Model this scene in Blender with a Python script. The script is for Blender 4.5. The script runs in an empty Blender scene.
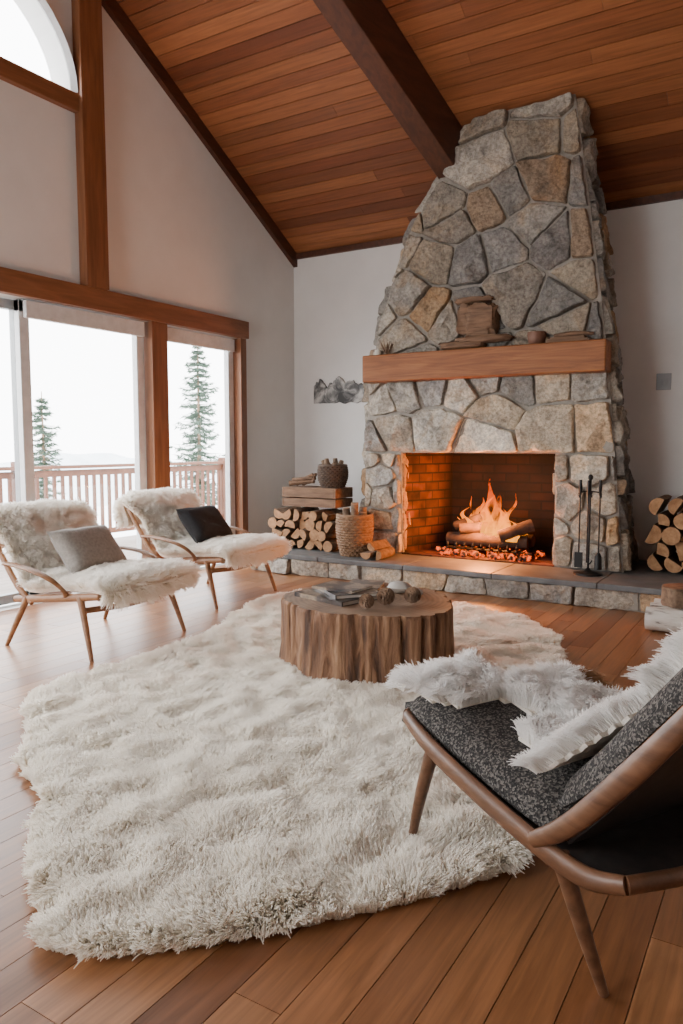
import bpy, bmesh, math, random
import numpy as np
from mathutils import Vector, Matrix, noise, kdtree
from mathutils.geometry import tessellate_polygon
R = random.Random(7)
NP = np.random.default_rng(5)
scene = bpy.context.scene

# ------------------------------------------------------------------ materials
def base_mat(name):
    m = bpy.data.materials.new(name); m.use_nodes = True
    nt = m.node_tree
    return m, nt, nt.nodes['Principled BSDF']

def ramp(nt, stops):
    r = nt.nodes.new('ShaderNodeValToRGB')
    el = r.color_ramp.elements
    while len(el) < len(stops): el.new(0.5)
    for e, (p, c) in zip(el, stops):
        e.position = p; e.color = (*c, 1)
    return r

def coords(nt, scale, kind='Object', rot=(0,0,0)):
    tc = nt.nodes.new('ShaderNodeTexCoord'); mp = nt.nodes.new('ShaderNodeMapping')
    mp.inputs['Scale'].default_value = scale
    mp.inputs['Rotation'].default_value = rot
    nt.links.new(tc.outputs[kind], mp.inputs['Vector'])
    return mp.outputs['Vector']

def nmat(name, stops, scale=(1,1,1), ns=5, rough=.6, bump=.2, bdist=.01, detail=6, attr=False,
         metallic=0, distortion=0, attr_lo=.75, attr_hi=1.2, spec=.5, sheen=0, rough_var=0):
    m, nt, b = base_mat(name)
    v = coords(nt, scale)
    n = nt.nodes.new('ShaderNodeTexNoise'); n.inputs['Scale'].default_value = ns
    n.inputs['Detail'].default_value = detail; n.inputs['Distortion'].default_value = distortion
    n.inputs['Roughness'].default_value = .6
    nt.links.new(v, n.inputs['Vector'])
    if attr:
        mr = nt.nodes.new('ShaderNodeMapRange')
        mr.inputs['From Min'].default_value = .3; mr.inputs['From Max'].default_value = .7
        mr.inputs['To Min'].default_value = attr_lo; mr.inputs['To Max'].default_value = attr_hi
        nt.links.new(n.outputs['Fac'], mr.inputs['Value'])
        a = nt.nodes.new('ShaderNodeAttribute'); a.attribute_name = 'Col'
        vm = nt.nodes.new('ShaderNodeVectorMath'); vm.operation = 'SCALE'
        nt.links.new(a.outputs['Color'], vm.inputs[0]); nt.links.new(mr.outputs['Result'], vm.inputs['Scale'])
        nt.links.new(vm.outputs['Vector'], b.inputs['Base Color'])
    else:
        r = ramp(nt, stops)
        nt.links.new(n.outputs['Fac'], r.inputs['Fac']); nt.links.new(r.outputs['Color'], b.inputs['Base Color'])
    b.inputs['Roughness'].default_value = rough
    b.inputs['Metallic'].default_value = metallic
    b.inputs['Specular IOR Level'].default_value = spec
    if sheen: b.inputs['Sheen Weight'].default_value = sheen
    if rough_var:
        mr2 = nt.nodes.new('ShaderNodeMapRange')
        mr2.inputs['To Min'].default_value = rough-rough_var; mr2.inputs['To Max'].default_value = rough+rough_var
        nt.links.new(n.outputs['Fac'], mr2.inputs['Value']); nt.links.new(mr2.outputs['Result'], b.inputs['Roughness'])
    if bump:
        bp = nt.nodes.new('ShaderNodeBump'); bp.inputs['Strength'].default_value = bump
        bp.inputs['Distance'].default_value = bdist
        nt.links.new(n.outputs['Fac'], bp.inputs['Height']); nt.links.new(bp.outputs['Normal'], b.inputs['Normal'])
    return m

def flat(name, c, rough=.6, metallic=0):
    return nmat(name, [(0.3, tuple(x*.88 for x in c)), (0.7, tuple(min(1, x*1.08) for x in c))], ns=14, rough=rough, bump=.05, metallic=metallic)

M = {}
M['wall'] = nmat('plaster_white', [(.3, (.71,.70,.675)), (.7, (.76,.75,.725))], ns=3, rough=.9, bump=.06, bdist=.004)
M['floor'] = nmat('oak_floor', None, scale=(22,1.2,1), ns=2.2, rough=.33, rough_var=.08, bump=.06, bdist=.002, attr=True, attr_lo=.68, attr_hi=1.25, distortion=.6, detail=8)
M['ceil'] = nmat('cedar_boards', None, scale=(1.0,20,20), ns=2.0, rough=.5, bump=.1, bdist=.003, attr=True, attr_lo=.7, attr_hi=1.25, distortion=.5, detail=8)
M['beam'] = nmat('dark_beam_wood', [(.3, (.045,.014,.006)), (.7, (.10,.032,.013))], scale=(14,1.0,14), ns=1.6, rough=.5, bump=.15, bdist=.004, distortion=.6)
M['trim'] = nmat('fir_trim', [(.3, (.15,.055,.020)), (.7, (.27,.11,.045))], scale=(14,1.2,14), ns=1.6, rough=.45, bump=.08, bdist=.003, distortion=.5)
M['trimv'] = nmat('fir_trim_upright', [(.3, (.14,.050,.018)), (.7, (.26,.103,.042))], scale=(14,14,1.2), ns=1.6, rough=.45, bump=.08, bdist=.003, distortion=.5)
M['mantel'] = nmat('mantel_wood', [(.25, (.13,.040,.012)), (.5, (.25,.088,.027)), (.75, (.36,.145,.047))], scale=(1.0,14,14), ns=2.0, rough=.5, bump=.2, bdist=.006, distortion=.8, spec=.3)
M['mortar'] = nmat('mortar', [(.3, (.25,.225,.19)), (.7, (.36,.33,.285))], ns=30, rough=.95, bump=.6, bdist=.01)
M['slate'] = nmat('hearth_slate', [(.3, (.085,.09,.092)), (.7, (.16,.165,.165))], ns=6, rough=.45, bump=.3, bdist=.006)
M['white'] = flat('white_frame', (.62,.63,.63), .4)
M['grey'] = flat('grey_frame', (.30,.32,.33), .4)
M['iron'] = flat('black_iron', (.02,.02,.02), .45, .6)
M['bark'] = nmat('bark', [(.3, (.09,.055,.035)), (.7, (.24,.16,.10))], scale=(6,6,6), ns=4, rough=.9, bump=.7, bdist=.01)
M['logend'] = nmat('split_wood_end', [(.3, (.25,.12,.05)), (.7, (.47,.26,.125))], ns=22, rough=.8, bump=.2)
M['logtop'] = nmat('log_top', [(.3, (.13,.05,.02)), (.7, (.28,.13,.06))], ns=22, rough=.8, bump=.2)
M['birch'] = nmat('birch_bark', [(.35, (.08,.06,.05)), (.45, (.62,.57,.5)), (.7, (.75,.72,.66))], scale=(2,9,9), ns=3, rough=.8, bump=.3)
M['char'] = nmat('charred_log', [(.3, (.012,.01,.009)), (.7, (.08,.045,.03))], ns=12, rough=.95, bump=.8)
M['walnut'] = nmat('walnut_frame', [(.3, (.085,.037,.018)), (.7, (.20,.095,.048))], scale=(3,12,12), ns=2.2, rough=.38, bump=.06, distortion=.5)
M['oak'] = nmat('oak_frame', [(.3, (.17,.075,.03)), (.7, (.30,.145,.065))], scale=(3,12,12), ns=2.2, rough=.42, bump=.06, distortion=.5)
M['leather'] = nmat('dark_leather', [(.3, (.022,.019,.018)), (.7, (.045,.037,.033))], ns=30, rough=.5, bump=.2, bdist=.003)
M['wicker'] = nmat('wicker', [(.3, (.15,.08,.04)), (.7, (.32,.19,.10))], ns=30, rough=.7, bump=.4)
M['dwicker'] = nmat('dark_wicker', [(.3, (.03,.02,.014)), (.7, (.10,.06,.035))], ns=30, rough=.7, bump=.4)
M['cone'] = nmat('pinecone_scale', [(.3, (.11,.06,.035)), (.7, (.28,.17,.10))], ns=30, rough=.8, bump=.3)
M['drift'] = nmat('driftwood', [(.3, (.08,.042,.022)), (.7, (.24,.135,.075))], scale=(1,8,8), ns=5, rough=.8, bump=.6, bdist=.01)
M['pebble'] = nmat('river_stone', [(.3, (.30,.28,.25)), (.7, (.50,.47,.42))], ns=8, rough=.6, bump=.1)
M['clay'] = flat('clay_brown', (.16,.07,.04), .6)
M['paper'] = flat('paper_pages', (.60,.56,.48), .8)
M['print'] = nmat('magazine_cover', [(.38, (.015,.015,.017)), (.50, (.07,.05,.04)), (.58, (.30,.22,.15)), (.7, (.05,.05,.055))], ns=7, rough=.3, bump=0)
M['deck'] = nmat('deck_boards', [(.3, (.20,.17,.15)), (.7, (.32,.27,.24))], scale=(14,1,1), ns=2, rough=.6)
M['rail'] = nmat('deck_rail_wood', [(.3, (.11,.038,.017)), (.7, (.17,.065,.032))], ns=6, rough=.6)
M['needle'] = nmat('pine_needles', [(.3, (.05,.085,.06)), (.7, (.09,.14,.10))], ns=9, rough=.8)
M['hill'] = nmat('haze_tinted_hills', [(.3, (.52,.58,.62)), (.7, (.66,.72,.75))], ns=.3, rough=1, bump=0)  # distance haze painted into the hills as pale blue-grey
M['pale_ground'] = nmat('haze_tinted_ground', [(.3, (.75,.78,.8)), (.7, (.85,.87,.9))], ns=.5, rough=1, bump=0)  # pale terrain, outdoor haze mixed into its light bluish colour
M['pillowg'] = nmat('linen_grey', [(.3, (.20,.18,.155)), (.7, (.29,.265,.235))], ns=60, rough=.95, bump=.5, bdist=.004, sheen=.2)
M['pillowb'] = nmat('black_fabric', [(.3, (.008,.008,.009)), (.7, (.018,.018,.02))], ns=60, rough=.95, bump=.5, bdist=.004)
M['hide'] = nmat('sheepskin_hide', [(.3, (.82,.76,.66)), (.7, (.92,.87,.78))], ns=25, rough=.95, bump=.8, bdist=.02)
M['art'] = nmat('metal_wall_art', [(.38, (.03,.03,.03)), (.5, (.16,.16,.155)), (.62, (.50,.48,.45))], ns=7, rough=.6, bump=.4, detail=10, distortion=1)

def stone_mat():
    m, nt, b = base_mat('field_stone')
    v = coords(nt, (1,1,1))
    def nz(s, d=8, ro=.6, dist=0):
        n = nt.nodes.new('ShaderNodeTexNoise'); n.inputs['Scale'].default_value=s; n.inputs['Detail'].default_value=d
        n.inputs['Roughness'].default_value=ro; n.inputs['Distortion'].default_value=dist
        nt.links.new(v, n.inputs['Vector']); return n.outputs['Fac']
    def mul(a, bb, f=1.0, mode='MULTIPLY'):
        mx = nt.nodes.new('ShaderNodeMix'); mx.data_type='RGBA'; mx.blend_type=mode
        mx.inputs[0].default_value=f
        nt.links.new(a, mx.inputs[6]); nt.links.new(bb, mx.inputs[7]); return mx.outputs[2]
    a = nt.nodes.new('ShaderNodeAttribute'); a.attribute_name='Col'
    r1 = ramp(nt, [(.30,(.50,.50,.50)),(.50,(1.0,.985,.96)),(.68,(1.35,1.29,1.18))]); nt.links.new(nz(5.5,10,.7,.6), r1.inputs['Fac'])
    r2 = ramp(nt, [(.40,(.60,.58,.56)),(.55,(1,1,1)),(.75,(1.25,1.22,1.18))]); nt.links.new(nz(38,8,.75), r2.inputs['Fac'])
    r3 = ramp(nt, [(.50,(1,1,1)),(.68,(1.12,.92,.72))]); nt.links.new(nz(2.3,6,.6,1.0), r3.inputs['Fac'])
    c = mul(a.outputs['Color'], r1.outputs['Color']); c = mul(c, r2.outputs['Color']); c = mul(c, r3.outputs['Color'])
    nt.links.new(c, b.inputs['Base Color']); b.inputs['Roughness'].default_value=.85
    n1 = nz(16,12,.7,.3)
    bp = nt.nodes.new('ShaderNodeBump'); bp.inputs['Strength'].default_value=1; bp.inputs['Distance'].default_value=.035
    nt.links.new(n1, bp.inputs['Height'])
    nt.links.new(bp.outputs['Normal'], b.inputs['Normal'])
    return m
M['stone'] = stone_mat()

def brick_mat():
    m, nt, b = base_mat('firebrick')
    tc = nt.nodes.new('ShaderNodeTexCoord')
    sp = nt.nodes.new('ShaderNodeSeparateXYZ'); nt.links.new(tc.outputs['Object'], sp.inputs[0])
    ad = nt.nodes.new('ShaderNodeMath'); ad.operation = 'ADD'
    nt.links.new(sp.outputs['X'], ad.inputs[0]); nt.links.new(sp.outputs['Y'], ad.inputs[1])
    cb = nt.nodes.new('ShaderNodeCombineXYZ'); nt.links.new(ad.outputs[0], cb.inputs['X']); nt.links.new(sp.outputs['Z'], cb.inputs['Y'])
    br = nt.nodes.new('ShaderNodeTexBrick'); br.inputs['Scale'].default_value = 1
    br.inputs['Brick Width'].default_value = .23; br.inputs['Row Height'].default_value = .085
    br.inputs['Mortar Size'].default_value = .008
    br.inputs['Color1'].default_value = (.20,.058,.026,1); br.inputs['Color2'].default_value = (.08,.028,.015,1)
    br.inputs['Mortar'].default_value = (.03,.022,.018,1)
    nt.links.new(cb.outputs[0], br.inputs['Vector'])
    n = nt.nodes.new('ShaderNodeTexNoise'); n.inputs['Scale'].default_value = 2.6; n.inputs['Detail'].default_value=6; nt.links.new(tc.outputs['Object'], n.inputs['Vector'])
    mx = nt.nodes.new('ShaderNodeMix'); mx.data_type = 'RGBA'; mx.blend_type = 'MULTIPLY'; mx.inputs[0].default_value = 1
    r = ramp(nt, [(.40, (.12,.11,.10)), (.60, (.9,.9,.9))]); nt.links.new(n.outputs['Fac'], r.inputs['Fac'])
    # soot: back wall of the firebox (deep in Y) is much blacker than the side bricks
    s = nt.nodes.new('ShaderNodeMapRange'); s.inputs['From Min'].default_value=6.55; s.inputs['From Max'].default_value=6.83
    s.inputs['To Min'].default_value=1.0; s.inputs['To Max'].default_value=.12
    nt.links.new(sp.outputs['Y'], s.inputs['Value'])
    nt.links.new(br.outputs['Color'], mx.inputs[6]); nt.links.new(r.outputs['Color'], mx.inputs[7])
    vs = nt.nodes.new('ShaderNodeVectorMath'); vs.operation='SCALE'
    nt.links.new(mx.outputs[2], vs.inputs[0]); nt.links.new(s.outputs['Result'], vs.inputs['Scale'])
    nt.links.new(vs.outputs['Vector'], b.inputs['Base Color']); b.inputs['Roughness'].default_value = .9
    bp = nt.nodes.new('ShaderNodeBump'); bp.inputs['Strength'].default_value = .7; bp.inputs['Distance'].default_value = .012
    bp.invert = True
    nt.links.new(br.outputs['Fac'], bp.inputs['Height']); nt.links.new(bp.outputs['Normal'], b.inputs['Normal'])
    return m
M['brick'] = brick_mat()

def tweed_mat():
    m, nt, b = base_mat('charcoal_tweed')
    v = coords(nt, (1,1,1))
    w1 = nt.nodes.new('ShaderNodeTexVoronoi'); w1.inputs['Scale'].default_value = 230
    nt.links.new(v, w1.inputs['Vector'])
    r = ramp(nt, [(.0, (.010,.010,.010)), (.5, (.032,.029,.027)), (.9, (.16,.145,.13))])
    sc = nt.nodes.new('ShaderNodeSeparateColor'); nt.links.new(w1.outputs['Color'], sc.inputs[0])
    nt.links.new(sc.outputs[0], r.inputs['Fac']); nt.links.new(r.outputs['Color'], b.inputs['Base Color'])
    b.inputs['Roughness'].default_value = .95
    bp = nt.nodes.new('ShaderNodeBump'); bp.inputs['Strength'].default_value = .8; bp.inputs['Distance'].default_value = .003
    nt.links.new(w1.outputs['Distance'], bp.inputs['Height']); nt.links.new(bp.outputs['Normal'], b.inputs['Normal'])
    return m
M['tweed'] = tweed_mat()

def stump_top_mat():
    m, nt, b = base_mat('stump_rings')
    v = coords(nt, (1,1,0))
    w = nt.nodes.new('ShaderNodeTexWave'); w.wave_type = 'RINGS'; w.rings_direction = 'SPHERICAL'
    w.inputs['Scale'].default_value = 11; w.inputs['Distortion'].default_value = 4; w.inputs['Detail'].default_value = 4
    w.inputs['Detail Scale'].default_value = .6
    nt.links.new(v, w.inputs['Vector'])
    n = nt.nodes.new('ShaderNodeTexNoise'); n.inputs['Scale'].default_value = 6; n.inputs['Detail'].default_value = 10; nt.links.new(v, n.inputs['Vector'])
    a = nt.nodes.new('ShaderNodeMath'); a.operation = 'MULTIPLY_ADD'; a.inputs[1].default_value = .14
    nt.links.new(w.outputs['Fac'], a.inputs[0]); nt.links.new(n.outputs['Fac'], a.inputs[2])
    r = ramp(nt, [(.3, (.12,.070,.044)), (.55, (.24,.155,.10)), (.8, (.34,.235,.155))])
    nt.links.new(a.outputs[0], r.inputs['Fac']); nt.links.new(r.outputs['Color'], b.inputs['Base Color'])
    b.inputs['Roughness'].default_value = .5
    return m
M['stumptop'] = stump_top_mat()
M['stumpside'] = nmat('stump_bark', [(.32, (.05,.022,.011)), (.48, (.17,.080,.038)), (.62, (.30,.165,.088)), (.75,(.41,.26,.16))], scale=(8,8,.9), ns=2.2, rough=.8, bump=1, bdist=.03, detail=10, distortion=.5)

def glass_mat():
    m, nt, b = base_mat('window_glass')
    nt.nodes.remove(b)
    t = nt.nodes.new('ShaderNodeBsdfTransparent'); g = nt.nodes.new('ShaderNodeBsdfGlossy'); g.inputs['Roughness'].default_value = .02
    mx = nt.nodes.new('ShaderNodeMixShader'); mx.inputs[0].default_value = .05
    nt.links.new(t.outputs[0], mx.inputs[1]); nt.links.new(g.outputs[0], mx.inputs[2])
    nt.links.new(mx.outputs[0], nt.nodes['Material Output'].inputs['Surface'])
    return m
M['glass'] = glass_mat()

def flame_mat():
    m, nt, b = base_mat('flame'); nt.nodes.remove(b)
    tc = nt.nodes.new('ShaderNodeTexCoord')
    sp = nt.nodes.new('ShaderNodeSeparateXYZ'); nt.links.new(tc.outputs['Generated'], sp.inputs[0])
    r = ramp(nt, [(0, (1,.34,.02)), (.3, (1,.24,.012)), (.7, (1,.10,.003)), (1, (.8,.04,.001))])
    nt.links.new(sp.outputs['Z'], r.inputs['Fac'])
    e = nt.nodes.new('ShaderNodeEmission'); e.inputs['Strength'].default_value = 3.2
    nt.links.new(r.outputs['Color'], e.inputs['Color'])
    mp = nt.nodes.new('ShaderNodeMapping'); mp.inputs['Scale'].default_value = (9,9,3.5)
    nt.links.new(tc.outputs['Object'], mp.inputs['Vector'])
    n = nt.nodes.new('ShaderNodeTexNoise'); n.inputs['Scale'].default_value = 1.6; n.inputs['Detail'].default_value = 3
    n.inputs['Distortion'].default_value = 1.0
    nt.links.new(mp.outputs['Vector'], n.inputs['Vector'])
    ma = nt.nodes.new('ShaderNodeMath'); ma.operation = 'MULTIPLY_ADD'; ma.inputs[1].default_value = -.35
    nt.links.new(sp.outputs['Z'], ma.inputs[0]); nt.links.new(n.outputs['Fac'], ma.inputs[2])
    mr = nt.nodes.new('ShaderNodeMapRange'); mr.inputs['From Min'].default_value = .22; mr.inputs['From Max'].default_value = .55
    mr.inputs['To Max'].default_value = .65
    nt.links.new(ma.outputs[0], mr.inputs['Value'])
    t = nt.nodes.new('ShaderNodeBsdfTransparent'); mx = nt.nodes.new('ShaderNodeMixShader')
    nt.links.new(mr.outputs['Result'], mx.inputs[0]); nt.links.new(t.outputs[0], mx.inputs[1]); nt.links.new(e.outputs[0], mx.inputs[2])
    nt.links.new(mx.outputs[0], nt.nodes['Material Output'].inputs['Surface'])
    return m
M['flame'] = flame_mat()

def ember_mat():
    m, nt, b = base_mat('embers')
    n = nt.nodes.new('ShaderNodeTexNoise'); n.inputs['Scale'].default_value = 28
    tc = nt.nodes.new('ShaderNodeTexCoord'); nt.links.new(tc.outputs['Object'], n.inputs['Vector'])
    r = ramp(nt, [(.46, (0,0,0)), (.64, (1,.10,.008))]); nt.links.new(n.outputs['Fac'], r.inputs['Fac'])
    b.inputs['Base Color'].default_value = (.03,.02,.02,1); b.inputs['Roughness'].default_value = 1
    nt.links.new(r.outputs['Color'], b.inputs['Emission Color']); b.inputs['Emission Strength'].default_value = 2.5
    return m
M['ember'] = ember_mat()

def fur_mat(name, root, tip, attr=False):
    m, nt, b = base_mat(name); nt.nodes.remove(b)
    hi = nt.nodes.new('ShaderNodeHairInfo')
    r = ramp(nt, [(0, root), (.6, tip)]); nt.links.new(hi.outputs['Intercept'], r.inputs['Fac'])  # roots yellower and darker than tips: slight shading painted into the wool
    col = r.outputs['Color']
    if attr:
        a = nt.nodes.new('ShaderNodeAttribute'); a.attribute_name = 'furcol'
        mx = nt.nodes.new('ShaderNodeMix'); mx.data_type = 'RGBA'; mx.blend_type = 'MULTIPLY'; mx.inputs[0].default_value = 1
        nt.links.new(col, mx.inputs[6]); nt.links.new(a.outputs['Color'], mx.inputs[7]); col=mx.outputs[2]
    d = nt.nodes.new('ShaderNodeBsdfDiffuse'); t = nt.nodes.new('ShaderNodeBsdfTranslucent')
    nt.links.new(col, d.inputs['Color']); nt.links.new(col, t.inputs['Color'])
    ms = nt.nodes.new('ShaderNodeMixShader'); ms.inputs[0].default_value=.45
    nt.links.new(d.outputs[0], ms.inputs[1]); nt.links.new(t.outputs[0], ms.inputs[2])
    nt.links.new(ms.outputs[0], nt.nodes['Material Output'].inputs['Surface'])
    return m
M['fur_rug'] = fur_mat('wool_cream', (.94,.875,.75), (.975,.935,.855))
M['fur_chair'] = fur_mat('wool_ivory', (.95,.90,.80), (.98,.95,.89))
M['fur_hide'] = fur_mat('goat_hide', (.95,.925,.88), (.98,.97,.95), attr=True)

# ------------------------------------------------------------------ geometry helpers
class Geo:
    def __init__(s): s.v=[]; s.f=[]; s.mi=[]; s.c=[]
    def add(s, v, f, mi=0, col=(1,1,1)):
        o=len(s.v); s.v += [tuple(p) for p in v]; s.f += [tuple(i+o for i in q) for q in f]
        s.mi += [mi]*len(f); s.c += [col]*len(v)
    def box(s, lo, hi, mi=0, col=(1,1,1), mat=None):
        x0,y0,z0=lo; x1,y1,z1=hi
        v=[(x0,y0,z0),(x1,y0,z0),(x1,y1,z0),(x0,y1,z0),(x0,y0,z1),(x1,y0,z1),(x1,y1,z1),(x0,y1,z1)]
        if mat is not None: v=[mat@Vector(p) for p in v]
        s.hexa(v, mi, col)
    def hexa(s, v, mi=0, col=(1,1,1)):
        s.add(v, [(3,2,1,0),(4,5,6,7),(0,1,5,4),(1,2,6,5),(2,3,7,6),(3,0,4,7)], mi, col)
    def tube(s, pts, rad, n=10, mi=0, col=(1,1,1), sub=4, up=(0,0,1), closed=False, endmi=None):
        pts=[Vector(p) for p in pts]
        rads=[r if isinstance(r,(tuple,list)) else (r,r) for r in (rad if isinstance(rad,list) else [rad]*len(pts))]
        P=[];Q=[]
        m=len(pts)
        if sub>1 and m>2:
            rng = range(m if closed else m-1)
            for i in rng:
                g=lambda k:(pts[k%m] if closed else pts[max(0,min(m-1,k))])
                gr=lambda k:(rads[k%m] if closed else rads[max(0,min(m-1,k))])
                a,b,c,d=g(i-1),g(i),g(i+1),g(i+2)
                for j in range(sub):
                    t=j/sub
                    P.append(.5*((2*b)+(c-a)*t+(2*a-5*b+4*c-d)*t*t+(3*b-a-3*c+d)*t**3))
                    r1,r2=gr(i),gr(i+1); Q.append((r1[0]*(1-t)+r2[0]*t, r1[1]*(1-t)+r2[1]*t))
            if not closed: P.append(pts[-1]); Q.append(rads[-1])
        else: P=pts;Q=rads
        L=len(P); up=Vector(up); v=[]
        for i in range(L):
            if closed: d=P[(i+1)%L]-P[i-1]
            else: d=P[min(L-1,i+1)]-P[max(0,i-1)]
            d.normalize()
            u=up-d*up.dot(d)
            if u.length<1e-3:
                u=Vector((1,0,0))-d*d.x
            u.normalize(); w=d.cross(u)
            for k in range(n):
                a=2*math.pi*k/n
                v.append(P[i]+w*math.cos(a)*Q[i][0]+u*math.sin(a)*Q[i][1])
        f=[]
        for i in range(L if closed else L-1):
            j=(i+1)%L
            for k in range(n):
                k2=(k+1)%n
                f.append((i*n+k,i*n+k2,j*n+k2,j*n+k))
        s.add(v,f,mi,col)
        if not closed:
            o=len(s.v)-len(v)
            e=mi if endmi is None else endmi
            s.f.append(tuple(o+k for k in reversed(range(n)))); s.mi.append(e)
            s.f.append(tuple(o+(L-1)*n+k for k in range(n))); s.mi.append(e)
    def lathe(s, prof, c=(0,0,0), n=28, mi=0, col=(1,1,1), wob=0, topmi=None):
        v=[];f=[]
        for (r,z) in prof:
            for k in range(n):
                a=2*math.pi*k/n; rr=r*(1+wob*noise.noise(Vector((math.cos(a)*2,math.sin(a)*2,z*3+c[0]))))
                v.append((c[0]+rr*math.cos(a), c[1]+rr*math.sin(a), c[2]+z))
        for i in range(len(prof)-1):
            for k in range(n):
                k2=(k+1)%n; f.append((i*n+k,i*n+k2,(i+1)*n+k2,(i+1)*n+k))
        f.append(tuple(reversed(range(n))))
        s.add(v,f,mi,col)
        o=len(s.v)-len(v)
        s.f.append(tuple(o+(len(prof)-1)*n+k for k in range(n))); s.mi.append(mi if topmi is None else topmi)
    def blob(s, c, r, n=16, mi=0, col=(1,1,1), amp=.12, seed=0, sq=1.0, fr=1.7):
        v=[];f=[]; m=n//2+1
        for i in range(m):
            th=math.pi*i/(m-1)
            for k in range(n):
                a=2*math.pi*k/n
                d=Vector((math.sin(th)*math.cos(a),math.sin(th)*math.sin(a),math.cos(th)))
                dd=Vector([math.copysign(abs(x)**sq,x) for x in d])
                q=1+amp*noise.noise(d*fr+Vector((seed*3.1,seed,0)))
                v.append((c[0]+dd.x*r[0]*q,c[1]+dd.y*r[1]*q,c[2]+dd.z*r[2]*q))
        for i in range(m-1):
            for k in range(n):
                k2=(k+1)%n; f.append((i*n+k,(i+1)*n+k,(i+1)*n+k2,i*n+k2))
        s.add(v,f,mi,col)
    def build(s, name, mats, parent=None, smooth=False, bevel=0, xf=None, weld=False, sharp=50):
        me=bpy.data.meshes.new(name); me.from_pydata(s.v,[],s.f)
        if xf is not None: me.transform(xf)
        for m in mats: me.materials.append(m)
        me.polygons.foreach_set('material_index', s.mi)
        if smooth: me.polygons.foreach_set('use_smooth',[True]*len(s.f))
        at=me.color_attributes.new('Col','FLOAT_COLOR','POINT')
        arr=np.ones((len(s.v),4),dtype=np.float32); arr[:,:3]=np.array(s.c,dtype=np.float32)
        at.data.foreach_set('color',arr.ravel())
        bm=bmesh.new(); bm.from_mesh(me)
        if weld: bmesh.ops.remove_doubles(bm,verts=bm.verts,dist=1e-5)
        bmesh.ops.recalc_face_normals(bm,faces=bm.faces); bm.to_mesh(me); bm.free()
        me.update()
        ob=bpy.data.objects.new(name,me); scene.collection.objects.link(ob)
        if parent: ob.parent=parent
        if bevel:
            b=ob.modifiers.new('bevel','BEVEL'); b.width=bevel; b.segments=2; b.limit_method='ANGLE'; b.angle_limit=math.radians(40)
        if smooth and not bevel:
            try:
                me.set_sharp_from_angle(angle=math.radians(sharp))
            except Exception: pass
        return ob

def empty(name, loc=(0,0,0), rot=0):
    e=bpy.data.objects.new(name,None); e.empty_display_size=.1; e.location=loc; e.rotation_euler=(0,0,rot)
    scene.collection.objects.link(e); return e

def fur(name, pts, nrm, L, mat, parent, comb=(0,0,0), comb_noise=.8, nscale=1.5, clump=.5, nclump=900, r0=.002, r1=.0005, K=5, lvar=.3, droop=.35, cols=None, jit=.16):
    pts=np.asarray(pts,dtype=np.float64); nrm=np.asarray(nrm,dtype=np.float64); N=len(pts)
    nrm/= (np.linalg.norm(nrm,axis=1,keepdims=True)+1e-9)
    d=np.empty((N,3)); ln=np.empty(N)
    for i in range(N):
        p=Vector(pts[i])*nscale
        v=noise.noise_vector(p); w=noise.noise_vector(p*3.7+Vector((9,2,5)))
        d[i]=(v.x+.6*w.x, v.y+.6*w.y, v.z+.6*w.z)
        ln[i]=noise.noise(p*2.3+Vector((3,7,1)))
    d=d*comb_noise*2+np.asarray(comb)+NP.normal(0,jit,(N,3))
    d-= nrm*np.sum(d*nrm,axis=1,keepdims=True)
    Ls=L*(1+lvar*ln*1.2+NP.uniform(-.2,.2,N))
    s=np.linspace(0,1,K)
    pos=np.empty((N,K,3))
    for k,t in enumerate(s):
        pos[:,k]=pts+nrm*(Ls*(t*.95-droop*t*t))[:,None]+d*(Ls*(t**1.4)*.75)[:,None]
        pos[:,k,2]-= Ls*.12*t*t
    idx=NP.choice(N,min(nclump,N),replace=False)
    kd=kdtree.KDTree(len(idx))
    for j,i in enumerate(idx): kd.insert(pts[i],j)
    kd.balance()
    near=np.array([idx[kd.find(p)[1]] for p in pts])
    target=pos[near]
    for k,t in enumerate(s):
        w=clump*t**1.3
        pos[:,k]=pos[:,k]*(1-w)+target[:,k]*w
    cu=bpy.data.hair_curves.new(name); cu.add_curves([K]*N)
    cu.attributes['position'].data.foreach_set('vector',pos.astype(np.float32).ravel())
    ra=cu.attributes.get('radius') or cu.attributes.new('radius','FLOAT','POINT')
    rr=np.tile(np.linspace(r0,r1,K),N).astype(np.float32); ra.data.foreach_set('value',rr)
    if cols is not None:
        ca=cu.attributes.new('furcol','FLOAT_COLOR','CURVE')
        cc=np.ones((N,4),dtype=np.float32); cc[:,:3]=cols; ca.data.foreach_set('color',cc.ravel())
    cu.materials.append(mat)
    ob=bpy.data.objects.new(name,cu); scene.collection.objects.link(ob); ob.parent=parent
    return ob

# ------------------------------------------------------------------ room constants
XL=-4.88; YB=6.95; XR=3.2; YF=-1.8
def zc(y): return 7.296-.575*y      # underside of the roof
TH=.2

# floor planks (run away from camera along Y)
g=Geo(); x=XL
while x<XR:
    w=.125; y=YF-R.random()*1.5
    while y<YB:
        l=R.uniform(.9,2.2); t=R.random()
        y0=max(y,YF); y1=min(y+l,YB)
        if y1>y0+.02:
            base=np.array([.235,.094,.037])*(1-t)+np.array([.385,.18,.077])*t
            base=base*R.uniform(.82,1.1)
            g.box((x+.0012,y0+.001,-.03),(min(x+w,XR)-.0012,y1-.001,0),0,tuple(base))
        y+=l
    x+=w
g.box((XL,YF,-.08),(XR,YB,-.03),1)
g.build('floor',[M['floor'],M['bark']])

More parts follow.
